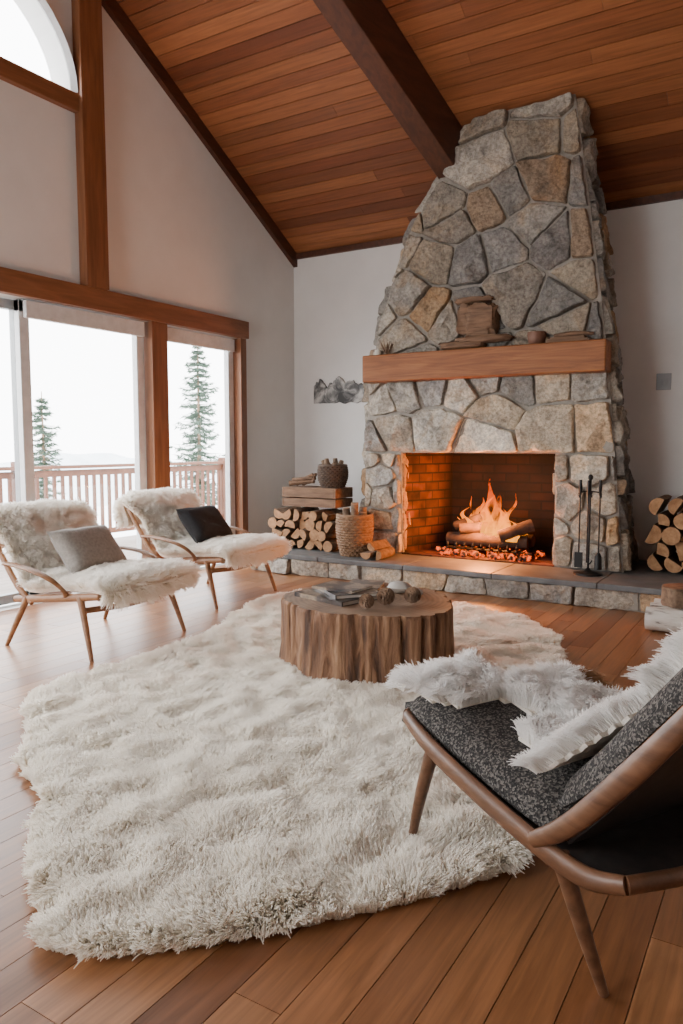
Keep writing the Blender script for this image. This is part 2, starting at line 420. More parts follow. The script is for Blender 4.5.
# ceiling boards (run along X, stepping up the slope)
g=Geo(); c,s_=math.cos(math.atan(.575)),math.sin(math.atan(.575))
slope_len=(YB-YF)/c; d=0; wv=.12
while d<slope_len:
    xx=XL-R.random()*2
    while xx<XR:
        l=R.uniform(2.2,4.6); t=R.random()
        x0=max(xx,XL); x1=min(xx+l,XR)
        if x1>x0+.02:
            col=np.array([.16,.044,.015])*(1-t)+np.array([.35,.13,.048])*t
            col=tuple(col*R.uniform(.8,1.1))
            da,db=d+.003,d+wv-.003
            q=[]
            for h in (0,.025):
                for (X_,D_) in ((x0+.001,da),(x1-.001,da),(x1-.001,db),(x0+.001,db)):
                    yy=YB-D_*c; zz=zc(YB)+D_*s_
                    q.append((X_,yy+h*s_,zz+h*c))
            g.hexa(q,0,col)
        xx+=l
    d+=wv
q=[]
for h in (.025,.12):
    for (X_,D_) in ((XL,0),(XR,0),(XR,slope_len),(XL,slope_len)):
        q.append((X_,YB-D_*c+h*s_,zc(YB)+D_*s_+h*c))
g.hexa(q,1)
g.build('ceiling',[M['ceil'],M['beam']])

# left gable wall with openings
def wall_poly(name, outer, holes, mapf, thick):
    loops=[[Vector((a,b,0)) for a,b in outer]]+[[Vector((a,b,0)) for a,b in h] for h in holes]
    tris=tessellate_polygon(loops)
    flatv=[p for l in loops for p in l]; n=len(flatv)
    v=[mapf(p.x,p.y,0) for p in flatv]+[mapf(p.x,p.y,thick) for p in flatv]
    f=[tuple(t) for t in tris]+[tuple(i+n for i in reversed(t)) for t in tris]
    o=0
    for l in loops:
        m=len(l)
        for i in range(m):
            j=(i+1)%m; f.append((o+i,o+j,n+o+j,n+o+i))
        o+=m
    gg=Geo(); gg.add(v,f); return gg.build(name,[M['wall']])
DY0,DY1,DZ=.2,5.98,2.27
archY,archZ,arY,arZ=3.0,3.88,1.0,.78
arch=[(archY+arY*math.cos(a),archZ+arZ*math.sin(a)) for a in [math.pi*i/24 for i in range(25)]]
wall_poly('wall_left',[(YF,0),(YB,0),(YB,zc(YB)),(YF,zc(YF))],[[(DY0,.001),(DY1,.001),(DY1,DZ),(DY0,DZ)],arch],lambda a,b,t:(XL-t,a,b),TH)
g=Geo(); g.box((XL-TH,YB,0),(XR,YB+TH,zc(YB)+.05)); g.build('wall_back',[M['wall']])
g=Geo(); 
g.add([(XR,YF,0),(XR,YB,0),(XR,YB,zc(YB)),(XR,YF,zc(YF)),(XR+TH,YF,0),(XR+TH,YB,0),(XR+TH,YB,zc(YB)),(XR+TH,YF,zc(YF))],
      [(0,1,2,3),(7,6,5,4),(0,4,5,1),(1,5,6,2),(2,6,7,3),(3,7,4,0)])
g.build('wall_right',[M['wall']])
RX0,RX1,RZ0,RZ1=-4.5,-2.4,.3,3.0  # unseen window, added and sized to set the rear fill light
wall_poly('wall_rear',[(XL-TH,0),(XR+TH,0),(XR+TH,zc(YF)),(XL-TH,zc(YF))],[[(RX0,RZ0),(RX1,RZ0),(RX1,RZ1),(RX0,RZ1)]],lambda a,b,t:(a,YF-t,b),TH)  # wall behind the camera, put in to cut sky fill

# trims on left wall
g=Geo(); g.box((XL,DY0-.15,2.27),(XL+.07,6.06,2.44)); g.build('trim_1',[M['trim']],bevel=.005)
g=Geo(); g.box((XL,4.03,2.44),(XL+.09,4.25,zc(4.14)-.02)); g.build('trim_2',[M['trimv']],bevel=.005)
g=Geo(); g.box((XL,1.85,3.74),(XL+.06,4.03,3.87)); g.build('trim_3',[M['trim']],bevel=.005)
g=Geo() # rake trim under the ceiling
q=[]
for X_ in (XL,XL+.05):
    for (y,dz) in ((YB,-.14),(YF,-.14),(YF,-.005),(YB,-.005)): q.append((X_,y,zc(y)+dz))
g.hexa(q); g.build('trim_4',[M['beam']])
g=Geo(); g.box((XL+.05,YB-.03,zc(YB)-.06),(XR,YB,zc(YB)-.0)); g.build('trim_5',[M['beam']])
g=Geo(); g.tube([(XL+.02,archY+(arY+.02)*math.cos(a),archZ+(arZ+.02)*math.sin(a)) for a in [math.pi*i/24 for i in range(25)]],(.03,.04),n=4,sub=1,up=(1,0,0)); g.build('trim_6',[M['white']])
g=Geo(); g.box((XL,6.06,0),(XL+.015,YB,.09)); g.build('baseboard_left',[M['white']],bevel=.003)
g=Geo(); g.box((0.02,YB-.015,0),(XR,YB,.09)); g.build('baseboard_back',[M['white']],bevel=.003)
g=Geo(); g.box((XL-.16,4.74,0),(XL+.05,4.93,2.27)); g.build('trim_7',[M['trimv']],bevel=.005)
g=Geo(); g.box((XL-.12,5.96,0),(XL+.04,6.05,2.27)); g.build('trim_8',[M['trimv']],bevel=.005)

def glazed(name,y0,y1,z0,z1,fr=.07,x=XL-.08,shade=0,mat='white'):
    e=empty(name)
    gg=Geo()
    for a,b,c_,d_ in ((y0,y0+fr,z0,z1),(y1-fr,y1,z0,z1),(y0,y1,z0,z0+fr),(y0,y1,z1-fr,z1)):
        gg.box((x-.03,a,c_),(x+.03,b,d_))
    gg.build(name+'_frame',[M[mat]],e,bevel=.004)
    gg=Geo(); gg.box((x-.004,y0+fr,z0+fr),(x+.004,y1-fr,z1-fr)); gg.build(name+'_pane',[M['glass']],e)
    if shade:
        gg=Geo(); gg.box((x+.035,y0+.03,z1-.07-shade),(x+.075,y1-.03,z1-.005))
        gg.build(name+'_roller_shade',[M['white']],e,bevel=.006)
    return e
glazed('door_added',.22,1.42,.02,2.26,x=XL-.12)  # out of view, glazing extended back to let in more daylight
glazed('door_2',1.38,2.58,.02,2.26,x=XL-.06)
glazed('door_3',2.52,3.57,.02,2.26,x=XL-.12,mat='grey')
glazed('door_4',3.50,4.72,.02,2.26,x=XL-.06,shade=.06,fr=.085)
glazed('window_1',4.95,5.95,.02,2.26,x=XL-.08,fr=.08,shade=.06)
e=empty('window_2')
g=Geo(); g.box((XL-.11,archY-.02,archZ),(XL-.06,archY+.02,archZ+arZ)); g.build('mullion',[M['white']],e)
g=Geo(); g.add([(XL-.1,a,b) for a,b in arch],[tuple(range(25))]); g.build('arched_pane',[M['glass']],e)
e=empty('window_3')
g=Geo(); mxx=(RX0+RX1)/2
for a,b,c_,d_ in ((RX0,RX0+.08,RZ0,RZ1),(RX1-.08,RX1,RZ0,RZ1),(mxx-.04,mxx+.04,RZ0,RZ1),(RX0,RX1,RZ0,RZ0+.08),(RX0,RX1,RZ1-.08,RZ1)):
    g.box((a,YF-.12,c_),(b,YF-.05,d_))
g.build('window_3_frame',[M['white']],e)

# roof beam running to the chimney (bears on ceiling)
g=Geo()
def bx(y): return -2.66-.218*(6.27-y)
q=[]
for dz in (-.40,-.0):
    for (y,o) in ((6.12,0),(6.12,.20),(YF,.20),(YF,0)): q.append((bx(y)+o,y,zc(y)+dz))
g.hexa(q); g.build('ceiling_beam',[M['beam']],bevel=.008)

# ------------------------------------------------------------------ fireplace
def clip(poly,nx,ny,d):
    out=[]; m=len(poly)
    for i in range(m):
        a=poly[i]; b=poly[(i+1)%m]; da=a[0]*nx+a[1]*ny-d; db=b[0]*nx+b[1]*ny-d
        if da<=0: out.append(a)
        if (da<0<db) or (db<0<da):
            t=da/(da-db); out.append((a[0]+(b[0]-a[0])*t,a[1]+(b[1]-a[1])*t))
    return out
def area(p): return .5*sum(p[i][0]*p[(i+1)%len(p)][1]-p[(i+1)%len(p)][0]*p[i][1] for i in range(len(p)))
PAL=[(.37,.35,.315),(.27,.26,.24),(.47,.44,.385),(.32,.305,.28),(.40,.345,.27),(.24,.23,.22),(.54,.50,.43),(.37,.335,.285),(.45,.40,.33),(.31,.30,.285)]
def stonecol(warm=.12,bright=1.0):
    c_=R.choice([(.45,.31,.19),(.42,.29,.17),(.48,.36,.24),(.40,.30,.21)]) if R.random()<warm else R.choice(PAL)
    k=R.uniform(.84,1.15)*bright
    return tuple(x*k for x in c_)
def stones(G,seeds,region,mapf,gap=.011,depth=.047,asp=1.35,warm=.12,bright=1.0,mi=0):
    if area(region)<0: region=region[::-1]
    cols=[stonecol(warm,bright) for _ in seeds]
    for i,(sx,sy) in enumerate(seeds):
        poly=list(region)
        for j,(tx,ty) in enumerate(seeds):
            if i==j: continue
            if abs(tx-sx)>1.6 or abs(ty-sy)>1.2: continue
            dx,dy=(tx-sx)/asp/asp,(ty-sy)
            mx,my=(sx+tx)/2,(sy+ty)/2
            poly=clip(poly,dx,dy,dx*mx+dy*my)
            if len(poly)<3: break
        if len(poly)<3 or abs(area(poly))<.003: continue
        p0=list(poly)
        for k in range(len(p0)):
            a=p0[k]; b=p0[(k+1)%len(p0)]; ex,ey=b[0]-a[0],b[1]-a[1]; l=math.hypot(ex,ey)
            if l<1e-6: continue
            nx,ny=ey/l,-ex/l
            poly=clip(poly,nx,ny,nx*a[0]+ny*a[1]-gap)
            if len(poly)<3: break
        if len(poly)<3 or abs(area(poly))<.002: continue
        pts=[]
        for k in range(len(poly)):
            a=poly[k]; b=poly[(k+1)%len(poly)]; l=math.hypot(b[0]-a[0],b[1]-a[1]); m=max(1,int(l/.022))
            for t in range(m): pts.append((a[0]+(b[0]-a[0])*t/m,a[1]+(b[1]-a[1])*t/m))
        n=len(pts); pts=[((pts[k-1][0]+3*pts[k][0]+pts[(k+1)%n][0])/5,(pts[k-1][1]+3*pts[k][1]+pts[(k+1)%n][1])/5) for k in range(n)]
        cx=sum(p[0] for p in pts)/n; cy=sum(p[1] for p in pts)/n
        sd=R.random()*50; dep=depth*R.uniform(.6,1.35); tx_=R.uniform(-.14,.14); ty_=R.uniform(-.14,.14)
        v=[]; rings=[(1.0,-.15),(.998,.42),(.98,.84),(.94,.98),(.8,1.0),(.6,1.0),(.4,1.0),(.2,1.0)]
        for s,h in rings:
            for p in pts:
                px=cx+(p[0]-cx)*s; py=cy+(p[1]-cy)*s
                f1=noise.noise(Vector((px*4.5,py*4.5,sd))); f2=noise.noise(Vector((px*13,py*13,sd))); f3=noise.noise(Vector((px*34,py*34,sd)))
                nn=(abs(f1)*-1.0+.25)+f2*.30+f3*.16
                jx=noise.noise(Vector((px*9,py*9,sd+9)))*.014+noise.noise(Vector((px*30,py*30,sd+9)))*.005
                jy=noise.noise(Vector((px*9,py*9,sd+29)))*.014+noise.noise(Vector((px*30,py*30,sd+19)))*.005
                hh=dep*h*(1+ (nn if h>0 else 0)) + (tx_*(px-cx)+ty_*(py-cy))*(1 if h>.5 else 0)
                v.append(mapf(px+jx,py+jy,hh))
        v.append(mapf(cx,cy,dep*(1+.2*noise.noise(Vector((cx*5,cy*5,sd)))))); f=[]
        for r in range(len(rings)-1):
            for k in range(n):
                k2=(k+1)%n; f.append((r*n+k,r*n+k2,(r+1)*n+k2,(r+1)*n+k))
        r=len(rings)-1
        for k in range(n): f.append((r*n+k,r*n+(k+1)%n,len(v)-1))
        G.add(v,f,mi,cols[i])
def seedgrid(x0,x1,y0,y1,w,h,jit=.33,drop=.0):
    out=[]; y=y0; row=0
    while y<y1:
        x=x0+(row%2)*w*.5-w*.3
        while x<x1+w:
            if R.random()>=drop: out.append((x+R.uniform(-jit,jit)*w,y+h*.5+R.uniform(-jit,jit)*h))
            x+=w*R.uniform(.65,1.4)
        y+=h*R.uniform(.85,1.15); row+=1
    return out
HZ=.19
def Yf(z): return 6.17-.052*(z-HZ)
LP=[(.0,-3.55),(HZ,-3.54),(1.75,-3.43),(2.3,-3.30),(3.03,-3.00),(3.86,-2.40),(4.5,-2.1)]
RP=[(.0,-1.14),(HZ,-1.15),(1.75,-1.29),(2.3,-1.355),(3.03,-1.455),(3.86,-1.58),(4.5,-1.66)]
def interp(P,z):
    for a,b in zip(P,P[1:]):
        if z<=b[0]: t=(z-a[0])/(b[0]-a[0]); return a[1]+(b[1]-a[1])*t
    return P[-1][1]
OX0,OX1,OZ=-3.11,-1.70,1.13
fp=empty('stone_fireplace')
g=Geo()
def prism(levels):
    for (z0,xa0,xb0),(z1,xa1,xb1) in zip(levels,levels[1:]):
        tb=.10
        q=[(xa0,Yf(z0),z0),(xb0,Yf(z0),z0),(xb0-tb*(xb0>-2),YB-.005,z0),(xa0+tb*(xa0<-3.2),YB-.005,z0),
           (xa1,Yf(z1),z1),(xb1,Yf(z1),z1),(xb1-tb*(xb1>-2),YB-.005,z1),(xa1+tb*(xa1<-3.2),YB-.005,z1)]
        g.hexa(q,1)
prism([(HZ,interp(LP,HZ),OX0),(OZ,interp(LP,OZ),OX0)])
prism([(HZ,OX1,interp(RP,HZ)),(OZ,OX1,interp(RP,OZ))])
zs=[OZ,1.75,2.3,3.03,3.86,4.5]
prism([(z,interp(LP,z),interp(RP,z)) for z in zs])
fm=lambda u,v,h:(u,Yf(v)-h,v)
regL=[(interp(LP,HZ),HZ),(OX0,HZ),(OX0,OZ),(interp(LP,OZ),OZ)]
regR=[(OX1,HZ),(interp(RP,HZ),HZ),(interp(RP,OZ),OZ),(OX1,OZ)]
stones(g,seedgrid(-3.7,-3.0,HZ,OZ,.27,.20,.2),regL,fm,bright=1.35,asp=1.1)
stones(g,seedgrid(-1.8,-1.0,HZ,OZ,.30,.24,.2),regR,fm,bright=1.3,asp=1.1)
stones(g,[(-3.42,1.28),(-3.22,1.34),(-2.74,1.36),(-2.34,1.27),(-2.22,1.50),(-1.72,1.35),(-1.36,1.36),(-3.3,1.60),(-3.05,1.66),(-2.80,1.70),(-2.5,1.66),(-2.3,1.74),(-2.0,1.70),(-1.75,1.72),(-1.4,1.72),(-3.48,1.72)],
       [(interp(LP,OZ),OZ),(interp(RP,OZ),OZ),(interp(RP,1.8),1.8),(interp(LP,1.8),1.8)],fm,bright=1.28,depth=.05,warm=.12)
regU=[(interp(LP,1.8),1.8),(interp(RP,1.8),1.8),(interp(RP,3.86),3.86),(interp(LP,3.86),3.86),(interp(LP,3.03),3.03),(interp(LP,2.3),2.3)]
stones(g,seedgrid(-3.6,-1.0,1.75,4.0,.35,.27,.46,drop=.10),regU,fm,warm=.15,bright=.92,asp=1.25)  # upper stones coloured darker to stand for weaker light up here
def sm(u,v,h): return (interp(RP,v)-.10*u/.8+h, Yf(v)+u, v)
stones(g,seedgrid(-.1,1.0,HZ,4,.34,.27,.3),[(0,HZ),(.78,HZ),(.88,3.32),(0,3.86)],sm,warm=.1,bright=.8)
def sl(u,v,h): return (interp(LP,v)+.10*u/.8-h, Yf(v)+u, v)
stones(g,seedgrid(-.1,1.0,HZ,4,.34,.27,.3),[(0,HZ),(.78,HZ),(.88,3.32),(0,3.86)],sl,warm=.1,bright=.95)
stones(g,seedgrid(-.1,.6,HZ,OZ,.3,.2,.2),[(0,HZ),(.3,HZ),(.3,OZ),(0,OZ)],lambda u,v,h:(OX0+h*.5,Yf(v)+u,v),depth=.03,warm=.6)
stones(g,seedgrid(-.1,.6,HZ,OZ,.3,.2,.2),[(0,HZ),(.3,HZ),(.3,OZ),(0,OZ)],lambda u,v,h:(OX1-h*.5,Yf(v)+u,v),depth=.03,warm=.6)
g.build('chimney_breast',[M['stone'],M['mortar']],fp,smooth=True,sharp=34)
g=Geo()
a0,a1=OX0+.005,OX1-.005; b0,b1=OX0+.2,OX1-.2
g.add([(a0,6.2,HZ),(a1,6.2,HZ),(b1,6.85,HZ),(b0,6.85,HZ),(a0,6.2,OZ),(a1,6.2,OZ),(b1,6.85,OZ-.0),(b0,6.85,OZ-.0)],
      [(3,2,6,7),(0,3,7,4),(2,1,5,6),(4,7,6,5)])
g.build('firebox_lining',[M['brick']],fp)
g=Geo(); g.box((OX0,6.15,HZ),(OX1,6.85,HZ+.012)); g.build('firebox_floor',[M['brick']],fp)
# hearth
HX0,HX1,HY=-4.5,0.0,5.58
g=Geo(); g.box((HX0+.03,HY+.05,0),(HX1-.03,YB-.005,HZ-.045),1)
stones(g,seedgrid(HX0,HX1,-.02,.12,.36,.18,.18),[(HX0+.04,0.0),(HX1-.04,0.0),(HX1-.04,HZ-.04),(HX0+.04,HZ-.04)],lambda u,v,h:(u,HY+.05-h,v),depth=.035,gap=.006,bright=1.3,warm=.05)
g.build('hearth_base',[M['stone'],M['mortar']],fp,smooth=True,sharp=34)
g=Geo(); xx=HX0
while xx<HX1-.1:
    w=min(R.uniform(.7,1.0),HX1-xx)
    g.box((xx+.002,HY,HZ-.045),(xx+w-.002,YB-.005,HZ)); xx+=w
g.build('hearth_slab',[M['slate']],fp,bevel=.006)
# mantel
g=Geo(); g.box((-3.40,5.90,1.76),(-1.28,6.12,2.0)); ob=g.build('mantel_beam',[M['mantel']],fp,bevel=.012)

# fire
fe=empty('fire_grate_with_fire')
FX,FY=-2.36,6.42
g=Geo()
for k in range(9):
    x_=FX-.32+k*.08; g.tube([(x_,FY-.2,.33),(x_,FY-.18,.28),(x_,FY+.17,.28),(x_,FY+.2,.30)],.009,n=6)
for yy in (-.14,.14):
    g.tube([(FX-.36,FY+yy,.268),(FX+.36,FY+yy,.268)],.012,n=6)
    for xx in (-.32,.32): g.tube([(FX+xx,FY+yy,.27),(FX+xx,FY+yy,.202)],.011,n=6)
g.build('grate',[M['iron']],fe)
g=Geo()
g.tube([(FX-.38,FY-.05,.345),(FX,FY-.06,.35),(FX+.36,FY-.02,.345)],[.055,.065,.055],n=10)
g.tube([(FX-.33,FY+.1,.35),(FX+.38,FY+.08,.35)],[.06,.055],n=10)
g.tube([(FX-.25,FY-.1,.44),(FX+.05,FY+.02,.46),(FX+.3,FY+.12,.45)],[.05,.055,.045],n=10)
g.tube([(FX-.34,FY+.02,.45),(FX-.05,FY+.02,.56)],[.045,.04],n=10)
g.tube([(FX+.14,FY-.15,.40),(FX+.40,FY-.02,.50)],[.05,.06],n=10)
g.build('burning_logs',[M['char']],fe,smooth=True)
g=Geo()
for k in range(110):
    g.blob((FX+R.uniform(-.45,.45),FY+R.uniform(-.24,.2),.213+R.uniform(0,.03)),(R.uniform(.015,.035),)*3,n=8,amp=.5,seed=k)
g.build('ember_bed',[M['ember']],fe)
g=Geo()
def flame(cx,cy,z0,h,r,lean,sd):
    v=[];f=[];n=14;m=24
    for i in range(m+1):
        t=i/m; rr=r*(math.sin(math.pi*min(1,(t*.60+.24)))**1.1)*(1-t**1.5)+.001
        ox=lean*t*t+.05*math.sin(t*5+sd)*t+.03*math.sin(t*11+sd*2)*t; oy=.03*math.sin(t*6+sd*2)*t
        for k in range(n):
            a=2*math.pi*k/n; q=1+.5*noise.noise(Vector((math.cos(a)*1.5,math.sin(a)*1.5,t*5+sd)))
            v.append((cx+ox+rr*q*math.cos(a),cy+oy+rr*q*.6*math.sin(a),z0+h*t))
    for i in range(m):
        for k in range(n): f.append((i*n+k,i*n+(k+1)%n,(i+1)*n+(k+1)%n,(i+1)*n+k))
    g.add(v,f)
for i,(dx,h,r,l) in enumerate([(-.30,.18,.05,.03),(-.22,.28,.06,-.02),(-.13,.38,.075,.03),(-.04,.56,.085,-.03),(.05,.47,.08,.05),(.13,.34,.07,.02),(.21,.26,.06,-.03),(.3,.16,.045,.02),(-.08,.32,.06,-.08),(.1,.30,.06,.08),(-.17,.24,.06,.0),(.0,.42,.07,.02),(.15,.42,.035,.05),(-.21,.38,.03,-.03),(.25,.2,.05,.0),(-.05,.24,.07,.0)]):
    flame(FX+dx,FY+R.uniform(-.1,.1),.35,h,r,l,i*1.3)
g.build('flames',[M['flame']],fe,smooth=True)

# ------------------------------------------------------------------ firewood
def woodlog(g,c,r,l,ax='y',split=None,mb=0,me=1):
    n=14; sd=R.random()*30; split=R.choice([0,1,1,2]) if split is None else split
    rot=R.random()*6.28; sec=[]
    if split==0: angs=[2*math.pi*k/n for k in range(n)]; sec=[(r*math.cos(a)*(1+.1*noise.noise(Vector((math.cos(a),math.sin(a),sd)))),r*math.sin(a)*(1+.1*noise.noise(Vector((math.cos(a),math.sin(a),sd+4))))) for a in angs]
    else:
        span=math.pi*1.1 if split==1 else math.pi*.7
        sec=[(1.12*r*math.cos(-span/2+span*k/8)-r*(.3 if split==1 else .5),1.12*r*math.sin(-span/2+span*k/8)) for k in range(9)]
        if split==2: sec.append((-r*.75,0))
    sec=[(x*math.cos(rot)-y*math.sin(rot),x*math.sin(rot)+y*math.cos(rot)) for x,y in sec]
    m=len(sec); v=[]
    for t in (0,1):
        j=R.uniform(-.02,.02); tx=R.uniform(-.01,.01)
        for x,y in sec:
            a=(t-.5)*l+j
            v.append((c[0]+x+tx,c[1]+a,c[2]+y) if ax=='y' else (c[0]+a,c[1]+x+tx,c[2]+y))
    g.add(v,[(k,(k+1)%m,m+(k+1)%m,m+k) for k in range(m)],mb)
    g.add(v,[tuple(reversed(range(m))),tuple(range(m,2*m))],me)
def pile(name,x0,x1,y,z0,rows,r=.06,l=.42,drop=0):
    g=Geo(); 
    for rr in range(rows):
        x=x0+r+(rr%2)*r; 
        while x<x1-r-rr*drop:
            rad=r*R.uniform(.85,1.05); woodlog(g,(x,y+R.uniform(-.03,.03),z0+r+rr*r*1.66+R.uniform(-.004,.004)),rad,l)
            x+=r*2*R.uniform(.92,1.0)
    return g.build(name,[M['bark'],M['logend']])
pile('firewood_stack',-4.46,-3.66,6.10,HZ,4,r=.056)
pile('firewood_stack',-1.02,-.04,6.5,HZ,5,r=.07,l=.45)
# crate over left pile
g=Geo(); z0=.605
for i in range(2):
    g.box((-4.30,5.93,z0+i*.09),(-3.72,5.95,z0+.08+i*.09)); g.box((-4.30,6.23,z0+i*.09),(-3.72,6.25,z0+.08+i*.09))
    g.box((-4.32,5.93,z0+i*.09),(-4.30,6.25,z0+.08+i*.09)); g.box((-3.72,5.93,z0+i*.09),(-3.70,6.25,z0+.08+i*.09))
g.box((-4.30,5.95,z0),(-3.72,6.23,z0+.015)); g.box((-4.32,5.93,z0+.17),(-3.70,6.25,z0+.185))
g.build('wooden_crate',[M['drift']],bevel=.004)

def basket(name,c,r0,r1,h,rows,mat='wicker'):
    e=empty(name,c); g=Geo()
    ns=20
    for i in range(rows):
        t=i/(rows-1); r=r0+(r1-r0)*t+.02*math.sin(math.pi*t); z=.012+h*t
        pts=[((r+.006*math.cos(k*math.pi)*(1 if i%2 else -1))*math.cos(2*math.pi*k/(ns*2)),(r+.006*math.cos(k*math.pi)*(1 if i%2 else -1))*math.sin(2*math.pi*k/(ns*2)),z) for k in range(ns*2)]
        g.tube(pts,(h/rows*.5,h/rows*.55),n=6,sub=2,closed=True)
    for k in range(ns*2):
        a=2*math.pi*k/(ns*2)
        g.tube([((r0)*math.cos(a),(r0)*math.sin(a),.01),((r0+r1)/2*math.cos(a)+.02*math.cos(a),(r0+r1)/2*math.sin(a)+.02*math.sin(a),h*.5),(r1*math.cos(a),r1*math.sin(a),h)],.005,n=5,sub=2)
    g.lathe([(r0*.98,.0),(r0*.98,.02)],(0,0,0))
    g.tube([(r1*math.cos(a),r1*math.sin(a),h+.01) for a in [2*math.pi*k/24 for k in range(24)]],.014,n=8,sub=2,closed=True)
    g.build('weave',[M[mat]],e,smooth=True); return e
zt=z0+.187
b=basket('dark_wicker_basket',(-3.83,6.09,zt),.11,.13,.20,12,'dwicker')
g=Geo()
for i in range(7):
    a=i*.9; g.tube([(.04*math.cos(a),.04*math.sin(a),.08),(.075*math.cos(a),.075*math.sin(a),.20),(.10*math.cos(a),.08*math.sin(a),.24+.02*(i%3))],[.032,.03,.02],n=8)
g.build('sticks',[M['bark']],b,smooth=True)
g=Geo()
for i in range(6):
    g.tube([(-4.28+i*.02,6.0+i*.03,zt+.03+.028*(i%2)),(-4.07+.01*i,6.08,zt+.05+.035*(i%3))],[.028,.018],n=7)
g.build('driftwood_bundle',[M['drift']],smooth=True)

b=basket('log_basket',(-3.45,5.86,HZ),.12,.155,.36,16)
g=Geo()
for i in range(6):
    a=i*1.05; g.tube([(.05*math.cos(a),.05*math.sin(a),.05),(.09*math.cos(a),.09*math.sin(a),.40+.04*(i%3))],.035,n=9,endmi=1)
g.build('kindling',[M['bark'],M['logend']],b,smooth=True)
g=Geo()
woodlog(g,(-3.21,5.80,HZ+.045),.045,.3); woodlog(g,(-3.11,5.82,HZ+.042),.04,.28); woodlog(g,(-3.16,5.81,HZ+.115),.038,.28)
g.build('split_logs',[M['bark'],M['logend']])

def pinecone(G,c,r,h,mi=0,tilt=0):
    n=70; rot=Matrix.Rotation(tilt,3,'X')
    G.blob(c,(r*.5,r*.5,r*.5),n=10,mi=mi,amp=0)
    for i in range(n):
        t=(i+.5)/n; a=i*2.39996; z=(t-.5)*h; rr=r*math.sin(math.pi*(t*.85+.1))**.7
        d=Vector((math.cos(a),math.sin(a),0)); w=Vector((-math.sin(a),math.cos(a),0)); s=r*.24
        b=d*rr*.4+Vector((0,0,z)); tip=d*rr+Vector((0,0,z+s*.5))
        vs=[b-w*s*.5,b+w*s*.5,tip+w*s*.9,tip-w*s*.9,tip+d*s*.35+Vector((0,0,s*.15))]
        vs=[rot@p+Vector(c) for p in vs]; vs2=[p-rot@Vector((0,0,s*.3)) for p in vs]
        G.add(vs+vs2,[(0,1,2,4,3),(8,9,7,6,5),(0,5,6,1),(1,6,7,2),(2,7,9,4),(4,9,8,3),(3,8,5,0)],mi)

# birch logs + short round log at right
g=Geo()
for i,(yy,zz) in enumerate([(5.10,.08),(5.26,.08),(5.42,.078)]):
    g.tube([(-.80,yy,zz),(-.3,yy+.01,zz),(.1,yy,zz)],[.075,.078,.074],n=16,mi=0,endmi=1)
g.build('birch_logs',[M['birch'],M['logend']],smooth=True)
g=Geo(); g.lathe([(.125,0),(.13,.02),(.128,.08),(.13,.12),(.122,.125)],(-.60,5.24,.158),n=36,wob=.12,topmi=1)
g.build('round_log',[M['bark'],M['logtop']],smooth=True)

# fireplace tools
g=Geo(); tx,ty=-1.37,5.93
g.lathe([(.11,0),(.11,.015),(.03,.03),(.012,.05)],(tx,ty,HZ),n=24)
g.tube([(tx,ty,HZ+.02),(tx,ty,HZ+.74)],.009,n=8); g.blob((tx,ty,HZ+.76),(.02,.02,.025),n=10,amp=0)
for a in (0,math.pi/2): 
    dx,dy=math.cos(a)*.08,math.sin(a)*.05
    g.tube([(tx-dx,ty-dy,HZ+.60),(tx-dx,ty-dy,HZ+.64),(tx,ty,HZ+.65),(tx+dx,ty+dy,HZ+.64),(tx+dx,ty+dy,HZ+.60)],.006,n=6)
for i,(dx,dy) in enumerate([(-.075,0),(.075,0),(0,-.055)]):
    g.tube([(tx+dx,ty+dy,HZ+.10),(tx+dx,ty+dy,HZ+.72)],.006,n=8)
    g.tube([(tx+dx,ty+dy,HZ+.62),(tx+dx,ty+dy,HZ+.68),(tx+dx,ty+dy,HZ+.74)],[.008,.014,.01],n=8)
g.box((tx-.105,ty-.01,HZ+.05),(tx-.045,ty+.01,HZ+.17)); g.lathe([(.03,0),(.026,.10),(.012,.13)],(tx+.075,ty,HZ+.045),n=12)
g.tube([(tx,ty-.055,HZ+.12),(tx+.02,ty-.055,HZ+.09),(tx+.04,ty-.055,HZ+.12)],.006,n=6)
g.build('fireplace_tool_set',[M['iron']],smooth=True)

# mantel decorations
g=Geo(); mz=2.0
g.blob((-2.46,5.99,mz+.035),(.20,.09,.035),n=20,amp=.35,seed=2,sq=.6,fr=3)
g.blob((-2.28,5.98,mz+.075),(.24,.08,.03),n=20,amp=.35,seed=3,sq=.6,fr=3)
g.blob((-2.30,6.0,mz+.23),(.13,.075,.13),n=22,amp=.4,seed=5,sq=.45,fr=2.5); g.blob((-2.44,6.0,mz+.25),(.07,.06,.14),n=20,amp=.5,seed=9,sq=.6,fr=2.5)
g.blob((-2.36,6.0,mz+.40),(.17,.08,.025),n=20,amp=.4,seed=6,sq=.6,fr=3)
g.build('driftwood_sculpture',[M['drift']],smooth=True)
g=Geo(); g.lathe([(.05,0),(.065,.02),(.075,.08),(.072,.10),(.06,.10),(.05,.03)],(-1.84,6.0,mz)); g.build('clay_bowl',[M['clay']],smooth=True)
g=Geo()
g.box((-1.74,5.93,mz),(-1.42,6.07,mz+.022),1); g.box((-1.735,5.935,mz+.004),(-1.415,6.065,mz+.018),0)
g.box((-1.72,5.94,mz+.023),(-1.45,6.06,mz+.042),1); g.tube([(-1.70,6.0,mz+.06),(-1.55,5.99,mz+.068),(-1.40,6.01,mz+.06)],[.014,.02,.01],n=8,mi=1)
g.build('small_books',[M['paper'],M['drift']],bevel=.002)
g=Geo(); g.lathe([(.03,0),(.03,.05),(.004,.052),(.003,.065)],(-3.28,5.98,mz),n=16); g.build('candle',[M['paper']],smooth=True)
g=Geo()
